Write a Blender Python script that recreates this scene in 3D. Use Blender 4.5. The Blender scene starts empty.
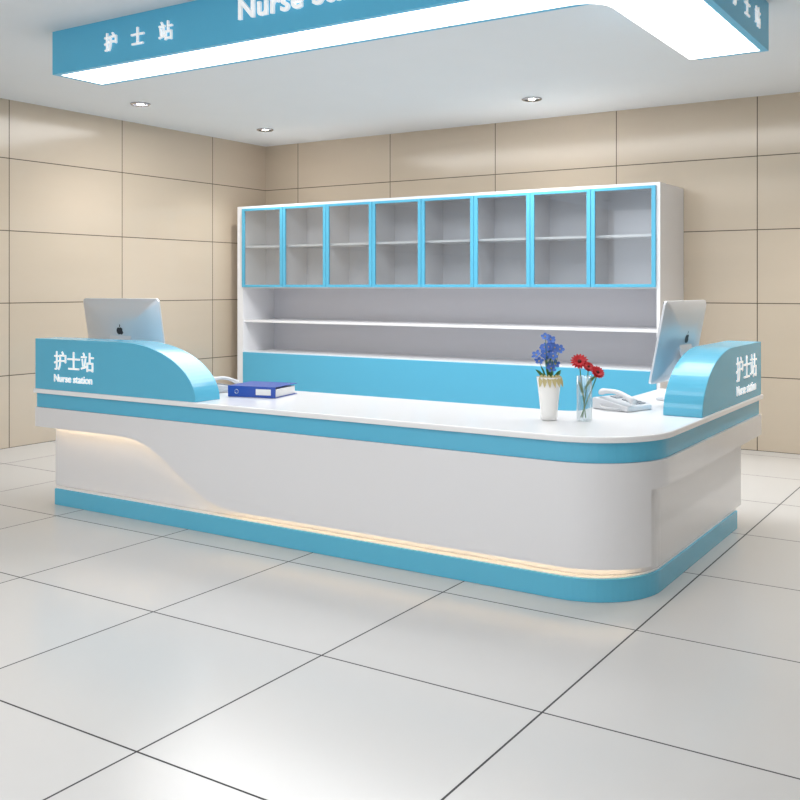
import bpy, bmesh, math, random
from mathutils import Vector, Matrix
random.seed(7)
S=bpy.context.scene
COL=S.collection
S.view_settings.view_transform='Standard'
S.view_settings.look='None'
S.view_settings.exposure=0.0

def lin(c): 
    return tuple(((v/255)/12.92 if v/255<=0.04045 else ((v/255+0.055)/1.055)**2.4) for v in c)
def mat(name,rgb,rough=0.4,metal=0.0,coat=0.0,emis=None,estr=0.0,noise=0.0):
    m=bpy.data.materials.new(name); m.use_nodes=True
    nt=m.node_tree; b=nt.nodes['Principled BSDF']
    c=lin(rgb)+(1,)
    b.inputs['Base Color'].default_value=c
    b.inputs['Roughness'].default_value=rough
    b.inputs['Metallic'].default_value=metal
    b.inputs['Coat Weight'].default_value=coat
    b.inputs['Coat Roughness'].default_value=0.05
    if emis:
        b.inputs['Emission Color'].default_value=lin(emis)+(1,)
        b.inputs['Emission Strength'].default_value=estr
    if noise>0:
        n=nt.nodes.new('ShaderNodeTexNoise'); n.inputs['Scale'].default_value=3.0
        mx=nt.nodes.new('ShaderNodeMix'); mx.data_type='RGBA'
        mx.inputs['A'].default_value=c
        mx.inputs['B'].default_value=tuple(v*(1-noise) for v in c[:3])+(1,)
        tc=nt.nodes.new('ShaderNodeTexCoord')
        nt.links.new(tc.outputs['Object'],n.inputs['Vector'])
        nt.links.new(n.outputs['Fac'],mx.inputs['Factor'])
        nt.links.new(mx.outputs['Result'],b.inputs['Base Color'])
    return m
def tilemat(name,c1,c2,cm,axes,w,h,ox,oy,mortar,rough,vein):
    m=bpy.data.materials.new(name); m.use_nodes=True
    nt=m.node_tree; N=nt.nodes; L=nt.links; b=N['Principled BSDF']
    g=N.new('ShaderNodeNewGeometry'); sp=N.new('ShaderNodeSeparateXYZ'); L.new(g.outputs['Position'],sp.inputs[0])
    cb=N.new('ShaderNodeCombineXYZ')
    def off(sock,o,dst):
        a=N.new('ShaderNodeMath'); a.operation='SUBTRACT'; a.inputs[1].default_value=o
        L.new(sock,a.inputs[0]); L.new(a.outputs[0],dst)
    off(sp.outputs[axes[0]],ox,cb.inputs[0]); off(sp.outputs[axes[1]],oy,cb.inputs[1])
    br=N.new('ShaderNodeTexBrick'); br.offset=0.0; br.squash=1.0
    br.inputs['Scale'].default_value=1.0
    br.inputs['Brick Width'].default_value=w; br.inputs['Row Height'].default_value=h
    br.inputs['Mortar Size'].default_value=mortar; br.inputs['Mortar Smooth'].default_value=0.0
    br.inputs['Bias'].default_value=0.0
    br.inputs['Color1'].default_value=lin(c1)+(1,); br.inputs['Color2'].default_value=lin(c2)+(1,)
    br.inputs['Mortar'].default_value=lin(cm)+(1,)
    L.new(cb.outputs[0],br.inputs['Vector'])
    no=N.new('ShaderNodeTexNoise'); no.inputs['Scale'].default_value=1.3; no.inputs['Detail'].default_value=5
    mp=N.new('ShaderNodeMapping'); mp.inputs['Scale'].default_value=(0.5,0.5,3.0)
    L.new(g.outputs['Position'],mp.inputs[0]); L.new(mp.outputs[0],no.inputs['Vector'])
    mr=N.new('ShaderNodeMapRange'); mr.inputs['To Min'].default_value=1-vein; mr.inputs['To Max'].default_value=1.0+vein
    L.new(no.outputs['Fac'],mr.inputs['Value'])
    mx=N.new('ShaderNodeMix'); mx.data_type='RGBA'; mx.blend_type='MULTIPLY'; mx.inputs['Factor'].default_value=1.0
    L.new(br.outputs['Color'],mx.inputs['A']); L.new(mr.outputs[0],mx.inputs['B'])
    L.new(mx.outputs['Result'],b.inputs['Base Color'])
    rr=N.new('ShaderNodeMapRange'); rr.inputs['To Min'].default_value=rough; rr.inputs['To Max'].default_value=0.8
    L.new(br.outputs['Fac'],rr.inputs['Value']); L.new(rr.outputs[0],b.inputs['Roughness'])
    return m

M_white=mat('white_lacquer',(238,238,240),0.12,coat=0.4)
M_deck=mat('white_solid_surface',(252,252,253),0.2)
M_blue=mat('blue_lacquer',(96,192,226),0.22,coat=0.2)
M_bluec=mat('blue_acrylic',(96,198,238),0.35)
M_bluecab=mat('blue_laminate',(90,180,214),0.35)
M_cab=mat('cabinet_white',(242,242,245),0.3)
M_cabin=mat('cabinet_interior',(220,220,226),0.5)
M_led=mat('led_panel',(255,255,255),0.5,emis=(255,255,255),estr=3.6)
M_strip=mat('warm_led_strip',(255,230,190),0.5,emis=(255,226,184),estr=7)
M_alu=mat('aluminium',(226,229,234),0.35,metal=0.5)
M_black=mat('black_glass',(12,12,14),0.1)
M_dark=mat('dark_plastic',(45,47,52),0.4)
M_grey=mat('grey_plastic',(150,155,162),0.4)
M_text=mat('white_letters',(252,252,252),0.4,emis=(255,255,255),estr=0.35)
M_plast=mat('white_plastic',(226,228,232),0.25)
M_paper=mat('paper',(240,240,238),0.8)
M_binder=mat('binder_blue',(40,80,175),0.35)
M_chrome=mat('chrome',(200,200,205),0.15,metal=1.0)
M_green=mat('stem_green',(86,138,58),0.5,noise=0.4)
M_red=mat('petal_red',(225,45,55),0.5,noise=0.3)
M_blueflow=mat('petal_blue',(96,140,232),0.5,noise=0.4)
M_yel=mat('flower_centre',(225,190,60),0.6)
M_dred=mat('gerbera_centre',(90,20,20),0.7)
M_porc=mat('porcelain',(246,246,244),0.15,coat=0.5)
M_lamp=mat('lamp_emitter',(255,250,240),0.5,emis=(255,248,235),estr=8)
M_gold=mat('vase_print',(205,192,140),0.4)
def glassmat(name,tint,lo,hi):
    m=bpy.data.materials.new(name); m.use_nodes=True; nt=m.node_tree; N=nt.nodes
    N.remove(N['Principled BSDF']); out=N['Material Output']
    t=N.new('ShaderNodeBsdfTransparent'); t.inputs[0].default_value=tint+(1,)
    g=N.new('ShaderNodeBsdfGlossy'); g.inputs['Roughness'].default_value=0.03
    f=N.new('ShaderNodeLayerWeight'); f.inputs[0].default_value=0.3
    mu=N.new('ShaderNodeMapRange'); mu.inputs['To Min'].default_value=lo; mu.inputs['To Max'].default_value=hi
    mx=N.new('ShaderNodeMixShader')
    nt.links.new(f.outputs['Facing'],mu.inputs['Value']); nt.links.new(mu.outputs[0],mx.inputs[0])
    nt.links.new(t.outputs[0],mx.inputs[1]); nt.links.new(g.outputs[0],mx.inputs[2]); nt.links.new(mx.outputs[0],out.inputs[0])
    return m
M_glass=glassmat('door_glass',(0.93,0.95,0.96),0.12,0.5)
M_vglass=glassmat('vase_glass',(0.92,0.95,0.96),0.05,0.5)

def empty(name,loc=(0,0,0),rot=(0,0,0)):
    o=bpy.data.objects.new(name,None); o.location=loc; o.rotation_euler=rot; o.empty_display_size=0.1
    COL.objects.link(o); return o
def finish(name,bm,m,parent=None,bevel=0,smooth=False,seg=2):
    bmesh.ops.recalc_face_normals(bm,faces=bm.faces)
    me=bpy.data.meshes.new(name); bm.to_mesh(me); bm.free()
    if smooth:
        for p in me.polygons: p.use_smooth=True
    o=bpy.data.objects.new(name,me); COL.objects.link(o)
    if m: me.materials.append(m)
    if parent: o.parent=parent
    if bevel:
        b=o.modifiers.new('bevel','BEVEL'); b.width=bevel; b.segments=seg; b.limit_method='ANGLE'; b.angle_limit=math.radians(40)
    return o
def addbox(bm,x0,x1,y0,y1,z0,z1,M=None):
    vs=[bm.verts.new((x,y,z)) for x in (x0,x1) for y in (y0,y1) for z in (z0,z1)]
    if M: 
        for v in vs: v.co=M@v.co
    for f in ((0,1,3,2),(4,6,7,5),(0,4,5,1),(2,3,7,6),(0,2,6,4),(1,5,7,3)):
        bm.faces.new([vs[i] for i in f])
def boxes(name,lst,m,parent=None,bevel=0,M=None):
    bm=bmesh.new()
    for b in lst: addbox(bm,*b,M=M)
    return finish(name,bm,m,parent,bevel)
def prism(name,pts,z0,z1,m,parent=None,bevel=0):
    bm=bmesh.new()
    a=[bm.verts.new((p[0],p[1],z0)) for p in pts]; b=[bm.verts.new((p[0],p[1],z1)) for p in pts]
    n=len(pts)
    bm.faces.new(a); bm.faces.new(b)
    for i in range(n): bm.faces.new((a[i],a[(i+1)%n],b[(i+1)%n],b[i]))
    return finish(name,bm,m,parent,bevel)
def lathe(bm,prof,cx=0,cy=0,seg=32,cap=True):
    rings=[]
    for r,z in prof:
        rings.append([bm.verts.new((cx+r*math.cos(2*math.pi*i/seg),cy+r*math.sin(2*math.pi*i/seg),z)) for i in range(seg)])
    for a,b in zip(rings,rings[1:]):
        for i in range(seg): bm.faces.new((a[i],a[(i+1)%seg],b[(i+1)%seg],b[i]))
    if cap:
        bm.faces.new(rings[0]); bm.faces.new(rings[-1])
def tube(name,pts,r,m,parent=None,res=3,cyclic=False):
    c=bpy.data.curves.new(name,'CURVE'); c.dimensions='3D'; c.bevel_depth=r; c.bevel_resolution=res; c.use_fill_caps=True
    s=c.splines.new('POLY'); s.points.add(len(pts)-1)
    for p,q in zip(s.points,pts): p.co=(q[0],q[1],q[2],1)
    s.use_cyclic_u=cyclic
    o=bpy.data.objects.new(name,c); COL.objects.link(o); c.materials.append(m)
    if parent: o.parent=parent
    return o
def text(name,body,loc,rot,size,m,parent,ext=0.008,off=0.0,sx=1.0,align='LEFT',spacing=1.0):
    c=bpy.data.curves.new(name,'FONT'); c.body=body; c.size=size; c.extrude=ext; c.offset=off; c.align_x=align; c.space_character=spacing
    c.materials.append(m)
    o=bpy.data.objects.new(name,c); o.location=loc; o.rotation_euler=rot; o.scale=(sx,1,1); COL.objects.link(o); o.parent=parent
    return o

# ---------------- room ----------------
XL,XR,YB,YF,ZC=-7.45,3.4,8.64,-4.0,3.03
M_floor=tilemat('floor_tile',(211,210,209),(208,207,206),(58,58,60),(0,1),0.912,0.912,-1.345-0.912*8,2.94-0.912*8,0.0038,0.2,0.03)
M_wb=tilemat('wall_tile_back',(209,194,174),(204,189,168),(92,82,68),(0,2),1.255,0.63,-6.97-12.55,-6.3,0.004,0.14,0.05)
M_wl=tilemat('wall_tile_side',(206,191,172),(201,186,166),(92,82,68),(1,2),1.255,0.63,5.255-12.55,-6.3,0.004,0.14,0.05)
M_ceil=mat('ceiling_paint',(236,240,243),0.85,noise=0.02)
boxes('floor',[(XL-.2,XR+.2,YF,YB+.2,-.1,0)],M_floor)
boxes('ceiling',[(XL-.2,XR+.2,YF,YB+.2,ZC,ZC+.1)],M_ceil)
boxes('wall_back',[(XL-.2,XR+.2,YB,YB+.15,0,ZC)],M_wb)
boxes('wall_left',[(XL-.15,XL,YF,YB,0,ZC)],M_wl)
boxes('wall_right',[(XR,XR+.15,YF,YB,0,ZC)],M_wl)

# ---------------- counter ----------------
def Lpoly(Xl,Yf,Xr,Ye,Yb,Xi,r,ri=0.08,n=16):
    p=[(Xl,Yf)]
    for i in range(n+1):
        t=math.pi/2*i/n; p.append((Xr-r+r*math.sin(t),Yf+r-r*math.cos(t)))
    p.append((Xr,Ye)); p.append((Xi,Ye))
    for i in range(7):
        t=math.pi/2*i/6
        p.append((Xi-ri+ri*math.cos(t),Yb+ri-ri*math.sin(t)))
    p.append((Xl,Yb))
    return p
C=empty('nurse_station_counter')
prism('plinth',Lpoly(-5.27,4.05,-1.42,5.80,4.60,-1.95,.36),0,.103,M_blue,C,.002)
prism('plinth_cap',Lpoly(-5.265,4.062,-1.43,5.80,4.60,-1.95,.355),.103,.107,M_white,C)
prism('body',Lpoly(-5.34,4.11,-1.435,5.95,4.62,-1.93,.34),.107,.62,M_white,C,.003)
prism('band_core',Lpoly(-5.36,4.04,-1.41,6.14,4.75,-1.97,.38),.525,.625,M_white,C)
prism('blue_band',Lpoly(-5.4,4.012,-1.382,6.17,4.78,-1.985,.39),.625,.716,M_blue,C,.003)
prism('desk_top',Lpoly(-5.41,3.99,-1.36,6.19,4.80,-2.0,.41),.716,.745,M_deck,C,.006)
def wave(x):
    a,b=-4.66,-3.62
    if x<=a: return .50
    if x>=b: return .16
    t=(x-a)/(b-a); t=t**1.05
    s=t*t*t*(t*(6*t-15)+10)
    return .50-.34*s
path=[]; zb=[]
Xl,Yf,Xr,Ye,r=-5.4,4.0,-1.37,6.18,.40
for y in (4.78,4.4): path.append((Xl,y)); zb.append(.5)
path.append((Xl,Yf)); zb.append(.5)
x=Xl+.05
while x<Xr-r-.01:
    path.append((x,Yf)); zb.append(wave(x)); x+=.03 if -4.7<x<-3.4 else .15
n=36
for i in range(n+1):
    t=math.pi/2*i/n; p=(Xr-r+r*math.sin(t),Yf+r-r*math.cos(t))
    if i==26:
        path.append(p); zb.append(.16)
        t2=t+.002; path.append((Xr-r+r*math.sin(t2),Yf+r-r*math.cos(t2))); zb.append(.5)
    else:
        path.append(p); zb.append(.16 if i<26 else .5)
for y in (4.8,5.4,Ye): path.append((Xr,y)); zb.append(.5)
def offset(path,d):
    out=[]
    for i,p in enumerate(path):
        p=Vector(p)
        a=Vector(path[max(i-1,0)]); b=Vector(path[min(i+1,len(path)-1)])
        d1=(p-a) if i>0 else (b-p); d2=(b-p) if i<len(path)-1 else d1
        n1=Vector((-d1.y,d1.x)).normalized(); n2=Vector((-d2.y,d2.x)).normalized()
        m=(n1+n2).normalized(); k=d/max(m.dot(n1),.3)
        out.append(p+m*k)
    return out
inn=offset(path,.04)
bm=bmesh.new(); rows=[]
for p,q,z in zip(path,inn,zb):
    rows.append([bm.verts.new((p[0],p[1],.625)),bm.verts.new((p[0],p[1],z)),bm.verts.new((q[0],q[1],z)),bm.verts.new((q[0],q[1],.625))])
for a,b in zip(rows,rows[1:]):
    for k in range(4): bm.faces.new((a[k],a[(k+1)%4],b[(k+1)%4],b[k]))
bm.faces.new(rows[0]); bm.faces.new(rows[-1])
finish('wave_panel',bm,M_white,C,.002)
led=offset(path,.06)
pts=[(q[0],q[1],z+.018) for q,z,p in list(zip(led,zb,path))[3:] if z<.6]
k=[i for i,z in enumerate(zb[3:]) if z<.2][-1]
tube('led_strip',pts[:k],.006,M_strip,C)
def block(name,fn,L0,L1,arc,m,parent):
    prof=[(L0,.745),(L0,1.068),(L1-arc,1.068)]
    for i in range(1,25):
        t=math.pi/2*i/24; prof.append((L1-arc+arc*math.sin(t)**1.0,.745+.323*math.cos(t)))
    bm=bmesh.new()
    a=[bm.verts.new(fn(s,0,z)) for s,z in prof]; b=[bm.verts.new(fn(s,.2,z)) for s,z in prof]
    bm.faces.new(a); bm.faces.new(b); n=len(a)
    for i in range(n): bm.faces.new((a[i],a[(i+1)%n],b[(i+1)%n],b[i]))
    return finish(name,bm,m,parent,.003)
block('raised_screen_left',lambda s,t,z:(s,4.0+t,z),-5.4,-3.97,.62,M_blue,C)
block('raised_screen_right',lambda s,t,z:(-1.37-t,6.17-s,z),0,1.27,.62,M_blue,C)
R0=(math.pi/2,0,0); R1=(math.pi/2,0,math.pi/2)
text('sign_characters_front','护士站',(-5.21,3.998,.885),R0,.128,M_text,C,.003,.0006,1.0)
text('sign_latin_front','Nurse station',(-5.21,3.998,.80),R0,.066,M_text,C,.003,.0008,1.0)
text('sign_characters_side','护士站',(-1.368,5.56,.880),R1,.150,M_text,C,.0025,.0,1.08)
text('sign_latin_side','Nurse station',(-1.368,5.57,.79),R1,.078,M_text,C,.0025,.0,1.0,spacing=1.05)

# ---------------- canopy ----------------
K=empty('ceiling_light_canopy')
prism('fascia',Lpoly(-5.24,4.01,-1.255,5.84,4.41,-1.655,.60,.12),2.756,ZC,M_bluec,K)
prism('light_panel',Lpoly(-5.20,4.05,-1.295,5.80,4.37,-1.695,.56,.15),2.7545,2.758,M_led,K)
for i,ch in enumerate('护士站'):
    text('sign_character_%d'%(i+1),ch,(-4.74+.235*i,4.003,2.845),R0,.118,M_text,K,.006,.0010)
text('sign_latin','Nurse Station',(-3.65,4.0,2.868),R0,.16,M_text,K,.008,.0028,1.06,spacing=1.08)
for i,ch in enumerate('护士站'):
    text('sign_side_character_%d'%(i+1),ch,(-1.25,5.02+.235*i,2.84),R1,.118,M_text,K,.004,.0006)

# ---------------- back cabinet ----------------
B=empty('wall_storage_cabinet')
x0,x1,y0,y1,zt=-7.285,-2.58,7.98,8.635,2.277
dx0,dx1=-7.205,-2.61; nd=8; dw=(dx1-dx0)/nd
boxes('carcass',[(x0,dx0,y0,y1,0,2.25),(dx1,x1,y0,y1,0,2.25),(x0,x1,y0,y1,2.25,zt),(dx0,dx1,y0+.001,y1-.01,1.385,1.41),
  (dx0,dx1,y0+.02,8.5,1.018,1.042),(dx0,dx1,y0+.02,8.5,.69,.70)],M_cab,B)
boxes('interior_back',[(dx0,dx1,8.36,8.4,1.41,2.25),(dx0,dx1,8.5,8.54,.69,1.385)],M_cabin,B)
boxes('partitions',[(dx0+dw*i-.009,dx0+dw*i+.009,y0+.01,8.36,1.41,2.25) for i in range(1,nd)],M_cabin,B)
boxes('upper_shelves',[(dx0+dw*i+.01,dx0+dw*(i+1)-.01,y0+.03,8.36,1.826,1.848) for i in range(nd)],M_cab,B)
fr=[];gl=[]
for i in range(nd):
    a=dx0+dw*i+.002; b=dx0+dw*(i+1)-.002; w=.036; p,q=y0-.022,y0-.002
    fr+=[(a,a+w,p,q,1.398,2.25),(b-w,b,p,q,1.398,2.25),(a+w,b-w,p,q,2.225,2.25),(a+w,b-w,p,q,1.398,1.424)]
    gl.append((a+w,b-w,p+.008,p+.012,1.424,2.225))
boxes('door_frames',fr,M_bluecab,B,.0015)
boxes('door_glass',gl,M_glass,B)
boxes('base_front',[(dx0+.002,dx1-.001,y0-.005,y0+.02,.08,.69)],M_bluecab,B,.001)
boxes('base_body',[(dx0,dx1,y0+.02,y1-.01,0,.685)],M_cab,B)

# ---------------- monitors ----------------
def rounded(w,h,r,n=6):
    p=[]
    for cx,cz,a0 in ((w/2-r,h/2-r,0),(-w/2+r,h/2-r,90),(-w/2+r,-h/2+r,180),(w/2-r,-h/2+r,270)):
        for i in range(n+1):
            a=math.radians(a0+90*i/n); p.append((cx+r*math.cos(a),cz+r*math.sin(a)))
    return p
def monitor(loc,rz):
    E=empty('computer_monitor',loc,(0,0,rz))
    tilt=math.radians(11); W,H=.67,.47; cz=.345
    T=Matrix.Translation((0,0,cz))@Matrix.Rotation(tilt,4,'X')
    bm=bmesh.new(); rings=[]
    for sc,y in ((1,.008),(1,-.004),(.93,-.018),(.7,-.034),(.4,-.042)):
        rings.append([bm.verts.new(T@Vector((x*sc,y,z*sc))) for x,z in rounded(W,H,.025)])
    bm.faces.new(rings[0]); bm.faces.new(rings[-1])
    for a,b in zip(rings,rings[1:]):
        n=len(a)
        for i in range(n): bm.faces.new((a[i],a[(i+1)%n],b[(i+1)%n],b[i]))
    finish('shell',bm,M_alu,E,smooth=True).modifiers.new('es','EDGE_SPLIT')
    boxes('screen',[(-W/2+.006,W/2-.006,.008,.011,-H/2+.085,H/2-.006)],M_black,E,M=T)
    boxes('chin',[(-W/2+.006,W/2-.006,.008,.0105,-H/2+.004,-H/2+.083)],M_alu,E,M=T)
    bm=bmesh.new(); pts=[]
    for i in range(40):
        a=2*math.pi*i/40; rr=.028*(1+.10*math.cos(2*a)*.6); x=rr*math.cos(a); z=rr*math.sin(a)*1.05
        z-= .006*math.exp(-(x/.008)**2)*(1 if z>0 else -1)
        dxx,dzz=x-.034,z-.004
        dd=math.hypot(dxx,dzz)
        if dd<.014: x=x-.011*(1-dd/.014)
        pts.append((x,z))
    bm.faces.new([bm.verts.new(T@Vector((x,-.0435,z+.02))) for x,z in pts])
    lp=[(.002+.004*math.cos(a)-.0,.056+.011*math.sin(a)) for a in [2*math.pi*i/16 for i in range(16)]]
    bm.faces.new([bm.verts.new(T@Vector((x+.25*(z-.05),-.0435,z))) for x,z in lp])
    finish('emblem',bm,M_dark,E)
    prof=[(-.03,.33),(-.055,.25),(-.07,.15),(-.075,.05),(-.072,.016),(-.06,.008),(.10,.008)]
    bm=bmesh.new(); L=[];t=.006
    for k,(y,z) in enumerate(prof):
        a=Vector(prof[max(k-1,0)]); b=Vector(prof[min(k+1,len(prof)-1)]); d=(b-a).normalized(); n=Vector((-d.y,d.x))*t
        L.append([bm.verts.new((sx*.095,y+sg*n.x,max(z+sg*n.y,0.0))) for sx,sg in ((-1,-1),(1,-1),(1,1),(-1,1))])
    for a,b in zip(L,L[1:]):
        for k in range(4): bm.faces.new((a[k],a[(k+1)%4],b[(k+1)%4],b[k]))
    bm.faces.new(L[0]); bm.faces.new(L[-1])
    finish('stand',bm,M_alu,E)
    return E
monitor((-5.17,4.54,.746),math.radians(6))
monitor((-1.70,5.60,.746),math.radians(87))

# ---------------- telephone ----------------
def phone(loc,rz,sc=1.0):
    E=empty('telephone',loc,(0,0,rz)); E.scale=(sc,sc,sc)
    bm=bmesh.new()
    pr=[(-.10,0),(.11,0),(.11,.052),(.09,.056),(-.10,.024)]
    a=[bm.verts.new((-.095,y,z)) for y,z in pr]; b=[bm.verts.new((.095,y,z)) for y,z in pr]
    bm.faces.new(a); bm.faces.new(b)
    for i in range(5): bm.faces.new((a[i],a[(i+1)%5],b[(i+1)%5],b[i]))
    finish('base',bm,M_plast,E,.006)
    sl=math.atan2(.032,.19)
    T=Matrix.Translation((0,-.10,.0245))@Matrix.Rotation(sl,4,'X')
    boxes('keys',[(.0+.026*i,.018+.026*i,.02+.024*j,.036+.024*j,0,.005) for i in range(3) for j in range(4)],M_grey,E,.001,M=T)
    boxes('display',[(-.005,.078,.135,.175,0,.004)],M_grey,E,.001,M=T)
    bm=bmesh.new(); L=[]
    for i in range(17):
        t=i/16; y=.0+.20*t-.005; z=.022+.022*math.sin(math.pi*t); e=abs(t-.5)*2
        w=.016+.010*e**3; h=.011+.010*e**4
        if i in (0,16): w*=.7;h*=.7
        L.append([bm.verts.new((-.055+w*math.cos(2*math.pi*k/12),y,z+h*math.sin(2*math.pi*k/12))) for k in range(12)])
    for p,q in zip(L,L[1:]):
        for k in range(12): bm.faces.new((p[k],p[(k+1)%12],q[(k+1)%12],q[k]))
    bm.faces.new(L[0]); bm.faces.new(L[-1])
    o=finish('handset',bm,M_plast,E,smooth=True); o.matrix_basis=T
    pts=[]
    for i in range(241):
        t=i/240; a=t*2*math.pi*30
        cx=-.07-.06*math.sin(math.pi*t); cy=-.09+.17*t
        pts.append((cx+.006*math.cos(a),cy,.007+.006*math.sin(a)+.012*t))
    tube('cord',pts,.0018,M_plast,E,2)
    return E
phone((-1.83,5.03,.746),math.radians(72),1.12)
phone((-4.28,4.52,.746),math.radians(160))

# ---------------- binder ----------------
Bn=empty('ring_binder',(-3.90,4.50,.746),(0,0,math.radians(12)))
boxes('cover',[(-.16,.16,-.14,.14,0,.003),(-.16,.16,-.14,.14,.062,.065),(-.16,.16,-.143,-.139,0,.065)],M_binder,Bn,.001)
boxes('pages',[(-.15,.15,-.12,.125,.004,.050)],M_paper,Bn)
boxes('spine_label',[(.03,.13,-.1445,-.143,.015,.05)],M_paper,Bn)
tube('spine_ring',[(-.10+.012*math.cos(a),-.144,.032+.012*math.sin(a)) for a in [2*math.pi*i/20 for i in range(20)]],.002,M_chrome,Bn,2,True)

# ---------------- flowers ----------------
def petals(bm,c,nrm,r,n,wid,cup,inner=.15):
    nrm=Vector(nrm).normalized(); q=nrm.to_track_quat('Z','Y').to_matrix()
    a0=random.random()*6
    for i in range(n):
        a=a0+2*math.pi*i/n
        u=Vector((math.cos(a),math.sin(a),0)); v=Vector((-math.sin(a),math.cos(a),0))
        rows=[]
        for t,w in ((inner,.35),(.5,1.0),(.8,.9),(1.0,.3)):
            h=cup*t*t
            rows.append([bm.verts.new(Vector(c)+q@(u*r*t+v*wid*w*s+Vector((0,0,r*(h+(.12*w if s else 0)*.5))))) for s in (-1,0,1)])
        for p,s in zip(rows,rows[1:]):
            for k in range(2): bm.faces.new((p[k],p[k+1],s[k+1],s[k]))
def ball(bm,c,r):
    bmesh.ops.create_icosphere(bm,subdivisions=2,radius=r,matrix=Matrix.Translation(c))
def leaf(bm,base,tip,w):
    base=Vector(base);tip=Vector(tip); d=tip-base; s=d.cross(Vector((.3,-.5,1))).normalized()
    rows=[]
    for i in range(7):
        t=i/6; c=base+d*t+Vector((0,0,.25*d.length*math.sin(math.pi*t)*.5)); ww=w*math.sin(math.pi*min(.98,max(.04,t)))**.8
        rows.append([bm.verts.new(c-s*ww),bm.verts.new(c+Vector((0,0,-.2*ww))),bm.verts.new(c+s*ww)])
    for p,q in zip(rows,rows[1:]):
        for k in range(2): bm.faces.new((p[k],p[k+1],q[k+1],q[k]))
V1=empty('porcelain_flower_vase',(-1.985,4.42,.746))
bm=bmesh.new()
lathe(bm,[(.034,0),(.040,.002),(.043,.05),(.050,.12),(.061,.208),(.062,.212),(.058,.212),(.047,.12),(.040,.03)],seg=40)
finish('vase',bm,M_porc,V1,smooth=True)
bm=bmesh.new()
# folded wrapping leaves spilling over the rim
for k in range(6):
    a=-1.9+.36*k
    leaf(bm,(.05*math.cos(a),.05*math.sin(a),.225),(.074*math.cos(a+.1),.074*math.sin(a+.1),.165),.011)
finish('wrapping_paper',bm,M_gold,V1)
Rv=Vector((.84,.543,0)); Fv=Vector((-.543,.84,0))
bl=bmesh.new(); ce=bmesh.new(); lf=bmesh.new()
cl=[]
for i in range(22):
    a=random.random()*6.28; rr=random.random()**.5
    px=-.008+.066*rr*math.cos(a); pz=.325+.088*rr*math.sin(a); py=(random.random()-.5)*.08
    c=Rv*px+Fv*py+Vector((0,0,pz)); cl.append(c)
    nn=(-Fv*.8+Rv*(px*6+random.uniform(-.4,.4))+Vector((0,0,.5+random.uniform(-.3,.4))))
    petals(bl,c,nn,.021+.007*random.random(),5,.009,.25)
    ball(ce,c+nn.normalized()*.004,.0035)
for c in cl:
    b=Vector((0,0,.12)); m=Vector((c.x*.35,c.y*.35,.22))
    tube('stem',[b,m,c],.0014,M_green,V1,1)
for i in range(7):
    a=2*math.pi*i/7; leaf(lf,(.02*math.cos(a),.02*math.sin(a),.19),(.065*math.cos(a),.065*math.sin(a),.225+.04*random.random()),.011)
finish('blue_blossoms',bl,M_blueflow,V1); finish('blossom_centres',ce,M_yel,V1,smooth=True); finish('leaves',lf,M_green,V1)

V2=empty('glass_flower_vase',(-1.825,4.48,.746))
bm=bmesh.new(); lathe(bm,[(.034,0),(.038,.004),(.038,.22),(.036,.22),(.036,.012),(.030,.008)],seg=40)
finish('vase',bm,M_vglass,V2,smooth=True)
pt=bmesh.new(); ce=bmesh.new()
for (rx,fy,z,R) in ((-.026,-.01,.288,.044),(.064,.0,.235,.036),(.03,.05,.258,.028)):
    c=Rv*rx+Fv*fy+Vector((0,0,z)); nn=-Fv*.9+Rv*rx*5+Vector((0,0,.7))
    petals(pt,c,nn,R,16,.0065,.15); petals(pt,c+nn.normalized()*.004,nn,R*.7,13,.0055,.35)
    ball(ce,c+nn.normalized()*.004,R*.24)
    tube('stem',[Vector((-rx*.3,0,.015)),c*.55+Vector((0,0,.02)),c*.85,c],.0026,M_green,V2,2)
finish('red_gerbera_petals',pt,M_red,V2); finish('gerbera_centres',ce,M_dred,V2,smooth=True)
lf=bmesh.new(); leaf(lf,(0,0,.15),Rv*.06+Vector((0,0,.22)),.010); leaf(lf,(0,0,.1),Rv*-.03+Vector((0,0,.2)),.009)
finish('leaves',lf,M_green,V2)

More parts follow.
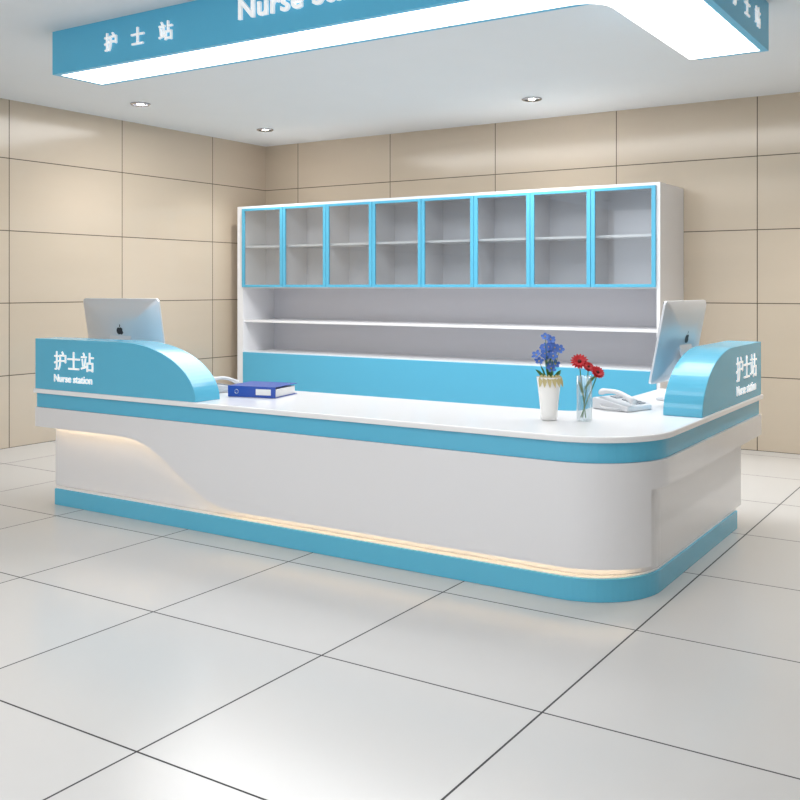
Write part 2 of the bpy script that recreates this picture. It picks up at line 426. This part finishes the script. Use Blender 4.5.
# ---------------- downlights ----------------
def downlight(x,y,power=60):
    E=empty('recessed_downlight',(x,y,ZC))
    bm=bmesh.new(); lathe(bm,[(.062,-.001),(.088,-.001),(.088,-.008),(.078,-.014),(.062,-.012)],cap=False,seg=36); finish('trim_ring',bm,M_chrome,E,smooth=True)
    bm=bmesh.new(); lathe(bm,[(.062,-.004),(.001,-.004)],cap=False,seg=36); finish('reflector',bm,M_grey,E)
    bm=bmesh.new(); lathe(bm,[(.03,-.006),(.001,-.006)],cap=True,seg=24); finish('bulb',bm,M_lamp,E)
    if power>0:
        l=bpy.data.lights.new('spot','SPOT'); l.energy=power; l.spot_size=math.radians(120); l.spot_blend=.8; l.shadow_soft_size=.05; l.color=(1,.97,.92)
        o=bpy.data.objects.new('spot',l); COL.objects.link(o); o.parent=E; o.location=(0,0,-.03)
for x in (-6.63,-3.61,-.6):
    for y in (6.0,7.68): 
        if not (x==-3.61 and y==6.0): downlight(x,y,28 if x<-6 and y<7 else (60 if x<-6 else 85))
for x in (-6.63,-4.2,-1.8,.6):
    for y in (1.2,-1.5): downlight(x,y,0)
def area(name,loc,sx,sy,e,rot=(0,0,0),col=(1,1,1)):
    l=bpy.data.lights.new(name,'AREA'); l.shape='RECTANGLE'; l.size=sx; l.size_y=sy; l.energy=e; l.color=col
    o=bpy.data.objects.new(name,l); o.location=loc; o.rotation_euler=rot; COL.objects.link(o)
area('added_fill_front',(-2.5,.5,3.0),5,2,95)  # added soft fill for the front of the room, has no fixture
area('added_fill_rear',(-4.2,6.3,3.02),5,1.2,115)  # unseen fill added to brighten the cabinet and rear of the room

w=bpy.data.worlds.new('world'); S.world=w; w.use_nodes=True
w.node_tree.nodes['Background'].inputs[0].default_value=(.97,.98,1,1)
w.node_tree.nodes['Background'].inputs[1].default_value=1.12

cam=bpy.data.cameras.new('camera'); co=bpy.data.objects.new('camera',cam); COL.objects.link(co)
co.location=(0,0,1.4); co.rotation_euler=(math.pi/2,0,math.radians(32.9))
cam.sensor_width=36; cam.lens=43.74; cam.shift_y=-.14125; cam.clip_start=.05
S.camera=co
